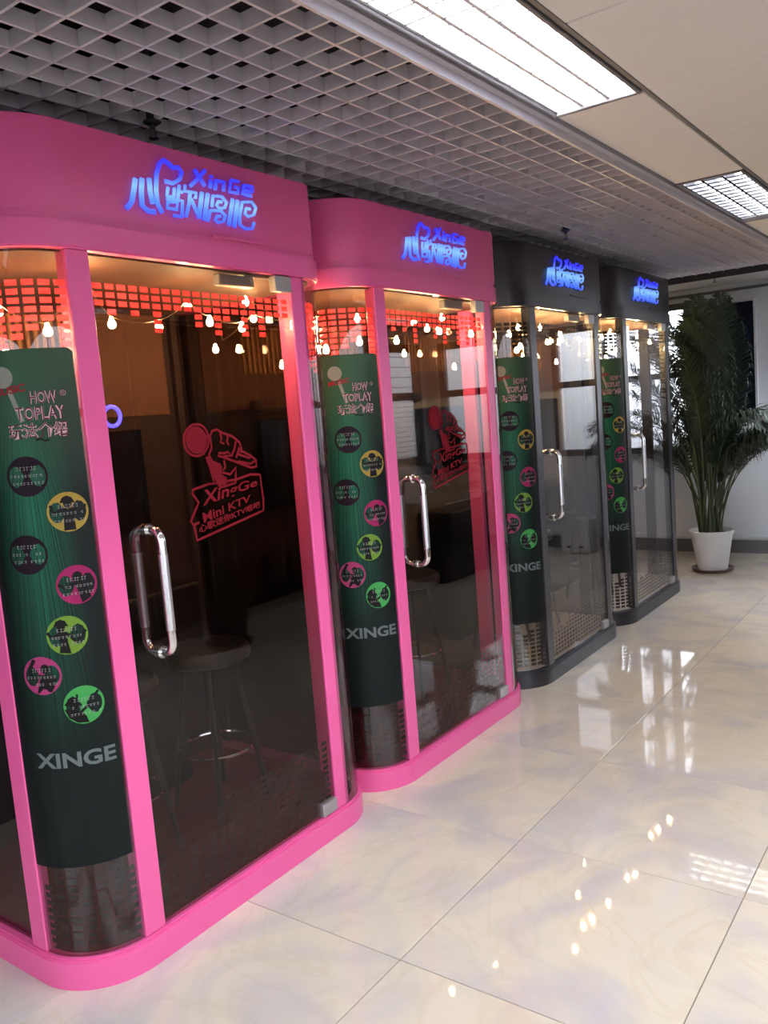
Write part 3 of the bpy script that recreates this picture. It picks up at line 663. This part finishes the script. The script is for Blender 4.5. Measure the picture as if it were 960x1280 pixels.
    for bold, m, mp, tag_ in ((0.034, 'p_rose', A2, 'o'), (-0.006, 'p_purple', A3, 'i')):
        P('lettering', 'how'+tag_, lambda: tq('HOW', 132, 113, 1.747, 1.783, mp, bold), m, po)
        P('lettering', 'toplay'+tag_, lambda: tq('TOPLAY', 143, 108.5, 1.702, 1.740, mp, bold), m, po)
        P('lettering', 'cjk'+tag_, lambda: tq('玩法介绍', 150, 108, 1.652, 1.696, mp, bold*0.8), m, po)
        P('lettering', 'reg'+tag_, lambda: tq('®', 111, 106, 1.765, 1.783, mp, bold*0.5), m, po)
    def micro():
        mb = disc(U(150), 1.825, 0.030, A1); mb.ribbon([(U(146), 1.79), (U(139), 1.70)], 0.013, A1, 0.0003); return mb
    P('microphone_drawing', 'micro', micro, 'p_pale', po)
    P('lettering', 'music', lambda: text_quad(MB(), 'MUSIC', [(U(158), 1.772), (U(134), 1.784), (U(134), 1.806), (U(158), 1.792)], A3, 0, 0.03), 'p_red', po)
    P('lettering', 'xinge', lambda: tq('XINGE', 163, 101, 0.690, 0.737, A1, 0.03, -0.006), 'p_grey', po, label='grey capital lettering at the foot of the poster')
    def squig():
        return MB().ribbon([(U(131), 1.646), (U(128), 1.650), (U(125), 1.643), (U(122), 1.646)], 0.006, A2, 0.0003)
    P('flourish', 'squig', squig, 'p_ink', po)
    # lit sign
    sg = link('sign', None, B); sg['label'] = 'blue lit logo lettering on the header'
    fz = lambda u, v, d: (u, -0.012-d, v)
    wd = {'heart_hook': 0.0115, 'a': 0.0135, 'b': 0.0135, 'c': 0.0135, 'c1': 0.0125, 'c2': 0.0125, 'p1': 0.0125, 'p2': 0.0125}
    for k_, v in LOGO.items():
        P('letter_stroke', 'logo_'+k_, lambda: MB().ribbon([(x/1000, z/1000 - 0.006) for x, z in v], wd.get(k_, 0.0085 if k_[0] not in 'Xine' else 0.0105), fz, 0.008), 'sign', sg)
    P('header_bar', 'sbar', lambda: MB().bbox(0.05, 0.30, -0.024, -0.016, ZH-0.002, ZH+0.006, 0.001), fr, B)  # thin bar in the frame paint along the foot of the header
    # inside
    P('rear_panel', 'rear', lambda: MB().box(-CX-CR+0.05, CX+CR-0.05, BD-0.03, BD-0.01, ZB+0.006, ZT), 'dark' if scheme == 'pink' else 'paleback', B)
    for i in range(16):
        P('wall_slat', 'slat', lambda: MB().bbox(-0.008, 0.008, BD-0.045, BD-0.03, 1.90, 2.14, 0.002), 'slat', B).location = (-0.34+i*0.036, 0, 0)
    sc = P('screen', 'screen', lambda: MB().bbox(-0.30, 0.42, BD-0.075, BD-0.03, 1.22, 1.66, 0.006), 'screen', B)
    P('console', 'console', lambda: MB().bbox(-0.34, 0.46, BD-0.30, BD-0.03, 0.78, 0.98, 0.01).bbox(-0.25, 0.37, BD-0.24, BD-0.03, ZB+0.006, 0.78, 0.01), 'desk', B)
    P('spotlight', 'spot', lambda: MB().lathe([(0.02, 0), (0.032, 0.01), (0.036, 0.045), (0.03, 0.06)], 16, (-0.33, BD-0.09)) , 'rubber', B).location = (0, 0, 1.70)
    P('led_ring', 'led', lambda: MB().tube([(-0.10+0.035*math.cos(t*PI/8), 0.42, 1.71+0.035*math.sin(t*PI/8)) for t in range(16)], 0.007, 8, closed=True), 'blueled', B, True)
    return B

def lights(xc, label, seed):
    """string of bare warm bulbs zigzagging just under the booth roof"""
    rnd = random.Random(seed); L = thing('string_lights', label, 'string lights', (xc, 2.125, ZT), 0, 'warm bulb strings under the booth roofs')
    pts = [(-0.60, 0.26, -0.14), (-0.50, 0.10, -0.20), (-0.42, 0.17, -0.10), (-0.30, 0.16, -0.08), (-0.20, 0.2, -0.17), (-0.02, 0.22, -0.16), (0.08, 0.2, -0.07),
           (0.20, 0.2, -0.12), (0.32, 0.18, -0.14), (0.42, 0.22, -0.07), (0.56, 0.16, -0.12), (0.62, 0.4, -0.10)]
    pts = [(-0.62, 0.44, -0.26), (-0.56, 0.22, -0.25)] + pts + [(0.63, 0.62, -0.2)]
    pts = [(a + rnd.uniform(-0.03, 0.03), b, c + rnd.uniform(-0.03, 0.02)) for a, b, c in pts]
    wp = []
    for i in range(len(pts)-1):
        a, b = Vector(pts[i]), Vector(pts[i+1])
        for j in range(5):
            t = j/5; p = a.lerp(b, t); p.z += 0.018 - 0.06*t*(1-t); wp.append(p)
    part('wire', MB().tube([Vector((pts[0][0], pts[0][1], 0.0))] + wp + [Vector((pts[-1][0], pts[-1][1], 0.0))], 0.002, 5), 'wire', L)
    for q in pts: link('bulb', BM, L, q)
BM = MB().lathe([(0.003, 0.018), (0.006, 0.014), (0.0065, 0.008), (0.012, -0.002), (0.0125, -0.010), (0.008, -0.018), (0.001, -0.020)][::-1], 12).mesh('bulb', 'bulb', True)

SM = {}
def stool(x, y, label):
    t = thing('bar_stool', label, 'stool', (x, y, ZB+0.006), 0, 'bar stools inside the booths')
    if not SM:
        SM['seat'] = MB().lathe([(0.15, 0.60), (0.17, 0.61), (0.175, 0.64), (0.16, 0.665), (0.02, 0.67)], 24).mesh('seat', 'seatmat', True)
        SM['leg'] = MB().tube([(0.10, 0, 0.60), (0.19, 0, 0.0)], 0.011, 8).mesh('leg', 'rubber', True)
        SM['foot_ring'] = MB().tube([(0.155*math.cos(i*PI/12), 0.155*math.sin(i*PI/12), 0.24) for i in range(24)], 0.008, 8, closed=True).mesh('foot_ring', 'chrome', True)
    link('seat', SM['seat'], t)
    for k in range(4): link('leg', SM['leg'], t, None, PI/4+k*PI/2)
    link('foot_ring', SM['foot_ring'], t)

BX = [1.98, 3.445, 4.91, 6.375]
BL = [('pink', 'pink framed glass karaoke booth nearest the camera'), ('pink', 'pink framed glass karaoke booth next to the black ones'),
      ('black', 'black framed glass karaoke booth next to the pink ones'), ('black', 'black framed glass karaoke booth farthest away beside the palm')]
ORD = ['nearest pink booth', 'second pink booth', 'first black booth', 'last black booth by the palm']
for i, x in enumerate(BX):
    build_booth(x, BL[i][0], BL[i][1], i)
    lights(x, 'string of warm glowing bulbs inside the ' + ORD[i], 40+i)
    stool(x-0.22, 2.58, 'black round bar stool on the left inside the ' + ORD[i])
    stool(x+0.27, 2.60, 'black round bar stool on the right inside the ' + ORD[i])

# ------------------------------------------------------------------ palms
def frond_mesh(length, curl, seed, pet):
    rnd = random.Random(seed); stem = MB(); lf = MB(); n = 26; pts = []
    p = Vector((0, 0, 0)); ang = math.radians(86)
    for i in range(n+1):
        pts.append(p.copy()); t = i/n
        ang -= math.radians(curl*(0.25 + 1.9*max(0, t-pet*0.8)))/n*1.6
        p = p + Vector((math.cos(ang), 0, math.sin(ang)))*length/n
    stem.tube(pts, 0.009, 6, 0.2)
    m = 70
    for i in range(m):
        t = pet + (1-pet)*(i+0.5)/m; k = t*n; a = int(k); q = pts[min(a, n)].lerp(pts[min(a+1, n)], k-a)
        tg = (pts[min(a+1, n)]-pts[max(a-1, 0)]).normalized(); up = Vector((0, 1, 0)).cross(tg)*-1
        f = math.sin(PI*min(1, max(0.08, (t-pet)/(1-pet)*0.86+0.12)))**0.6; L = 0.36*f*rnd.uniform(0.85, 1.1)
        for s in (-1, 1):
            d = (tg*0.75 + Vector((0, s, 0))*0.85 + up*0.28*rnd.uniform(0.2, 1.2)).normalized(); w = 0.0085
            wv = tg.cross(d).cross(d).normalized()*w
            a0 = q; a1 = q + d*L*0.4; dr = rnd.uniform(0.6, 1.9); a2 = q + d*L*0.75 - Vector((0, 0, L*0.10*dr)); a3 = q + d*L*0.97 - Vector((0, 0, L*0.32*dr))
            lf.add([a0-wv*0.3, a0+wv*0.3, a1-wv, a1+wv, a2-wv*0.8, a2+wv*0.8, a3], [(0, 1, 3, 2), (2, 3, 5, 4), (4, 5, 6)])
    me = lf.mesh('frond', 'leaf', True); n0 = len(lf.v)
    mb = MB(); mb.add(lf.v, lf.f); mb.add(stem.v, stem.f); me = mb.mesh('frond', 'leaf', True); me.materials.append(MT['stem'])
    for i in range(len(lf.f), len(me.polygons)): me.polygons[i].material_index = 1
    return me
FM = [frond_mesh(2.2, 56, 1, 0.42), frond_mesh(2.0, 80, 2, 0.42), frond_mesh(1.75, 104, 3, 0.40), frond_mesh(1.45, 122, 4, 0.42), frond_mesh(2.2, 34, 5, 0.40)]
POTM = {}
def palm(x, y, label, n, sc=1.0, seed=1, side=PI, pot='pot'):
    t = thing('potted_palm', label, 'potted plant', (x, y, 0), 0, 'potted palms'); rnd = random.Random(seed)
    part('saucer', MB().lathe([(0.14, 0.0), (0.17, 0.004), (0.185, 0.03), (0.178, 0.03), (0.16, 0.012), (0.10, 0.010)], 32), 'saucer', t, True)
    part('pot', MB().lathe([(0.118, 0.012), (0.128, 0.018), (0.178, 0.335), (0.19, 0.337), (0.193, 0.372), (0.182, 0.374), (0.172, 0.345), (0.165, 0.33)], 36), pot, t, True)
    part('soil', MB().lathe([(0.16, 0.320), (0.166, 0.335), (0.05, 0.345), (0.01, 0.347)], 24), 'soil', t)
    for i in range(n):
        f = link('frond', FM[(i*7+seed) % 5], t); az = 2*PI*(i*0.382+rnd.uniform(-0.05, 0.05)); r = rnd.uniform(0.02, 0.10)
        c_ = -math.cos(az - side)
        if c_ < -0.35: f.data = FM[4] if i % 2 else FM[0]
        if math.cos(az) > 0.55 and side == PI: f.data = FM[4] if i % 2 else FM[3]
        if math.cos(az + 0.94) > 0.35 and side == PI: f.data = (FM[2], FM[3], FM[3])[i % 3]
        f.location = (r*math.cos(az), r*math.sin(az), 0.34); f.rotation_euler = (0, math.radians(rnd.uniform(-6, 6) - (16 if c_ < -0.35 else 0) - (13 if math.cos(az) > 0.5 and side == PI else 0)), az)
        s = sc*rnd.uniform(0.85, 1.0)*(0.82 if math.cos(az) > 0.5 and side == PI else 1); f.scale = (s, s, s)
    for i in range(12):
        a = rnd.uniform(0, 2*PI); r = rnd.uniform(0.02, 0.11); ln = rnd.uniform(0.5, 0.95)*sc; le = rnd.uniform(0.02, 0.13)
        part('cane', MB().tube([(r*math.cos(a), r*math.sin(a), 0.335), ((r+le*0.5)*math.cos(a), (r+le*0.5)*math.sin(a), 0.34+ln*0.5), ((r+le)*math.cos(a), (r+le)*math.sin(a), 0.34+ln)], 0.011, 7, 0.6), 'stem', t, True)
palm(7.80, 2.08, 'tall dense palm in a white pot beside the last black booth', 50, 1.0, 3)
palm(7.85, -0.55, 'palm in a black pot behind the black desk near the far windows', 18, 0.58, 5, PI, 'desk')
palm(4.3, -0.45, 'palm in a black pot by the brown curtains across the aisle', 16, 0.72, 8, -PI/2, 'desk')

# ------------------------------------------------------------------ across the aisle (seen mirrored in the glass doors)
dk = thing('reception_desk', 'black reception desk in the aisle near the far wall', 'desk', (7.05, -0.25, 0))
part('body', MB().bbox(-0.42, 0.42, -0.30, 0.32, 0.0, 0.74, 0.008), 'desk', dk)
part('worktop', MB().bbox(-0.45, 0.45, -0.33, 0.35, 0.74, 0.775, 0.006), 'desk', dk)
part('edge_strip', MB().bbox(-0.45, 0.45, 0.35, 0.356, 0.755, 0.765, 0.001), 'steeledge', dk)
cb = thing('white_cabinet', 'small white box cabinet on the floor under the far window', 'cabinet', (8.5, 0.62, 0))
part('body', MB().bbox(-0.15, 0.15, -0.16, 0.16, 0.0, 0.36, 0.006), 'whitebox', cb)
part('door', MB().bbox(-0.158, -0.15, -0.15, 0.15, 0.02, 0.34, 0.003), 'whitebox', cb)
for k in (-1, 1): part('knob', MB().bbox(-0.172, -0.158, k*0.07-0.018, k*0.07+0.018, 0.06, 0.085, 0.003), 'rubber', cb)
def curtain(x0, x1, label, seed):
    rnd = random.Random(seed); n = int((x1-x0)/0.02); path = []
    for i in range(n+1):
        x = x0 + (x1-x0)*i/n; path.append((x, YA+0.10+0.028*math.sin(i*0.85+seed)+0.012*math.sin(i*0.31)))
    o = part('curtain', MB().strip(path, 0.004, 0.04, 2.5), 'curtain', None, True); tag(o, label, 'curtain', 'brown curtains across the aisle')
    return o
for k in range(4): curtain(3.3+k*0.92, 4.2+k*0.92, ['brown curtain nearest the camera end', 'brown curtain second from the camera end', 'brown curtain behind the aisle palm', 'brown curtain next to the aisle window'][k], k)
cr = part('curtain_rail', MB().tube([(3.25, YA+0.1, 2.52), (7.02, YA+0.1, 2.52)], 0.014, 10), 'winframe', None, True); tag(cr, 'long grey rail carrying the brown curtains', 'curtain rail')
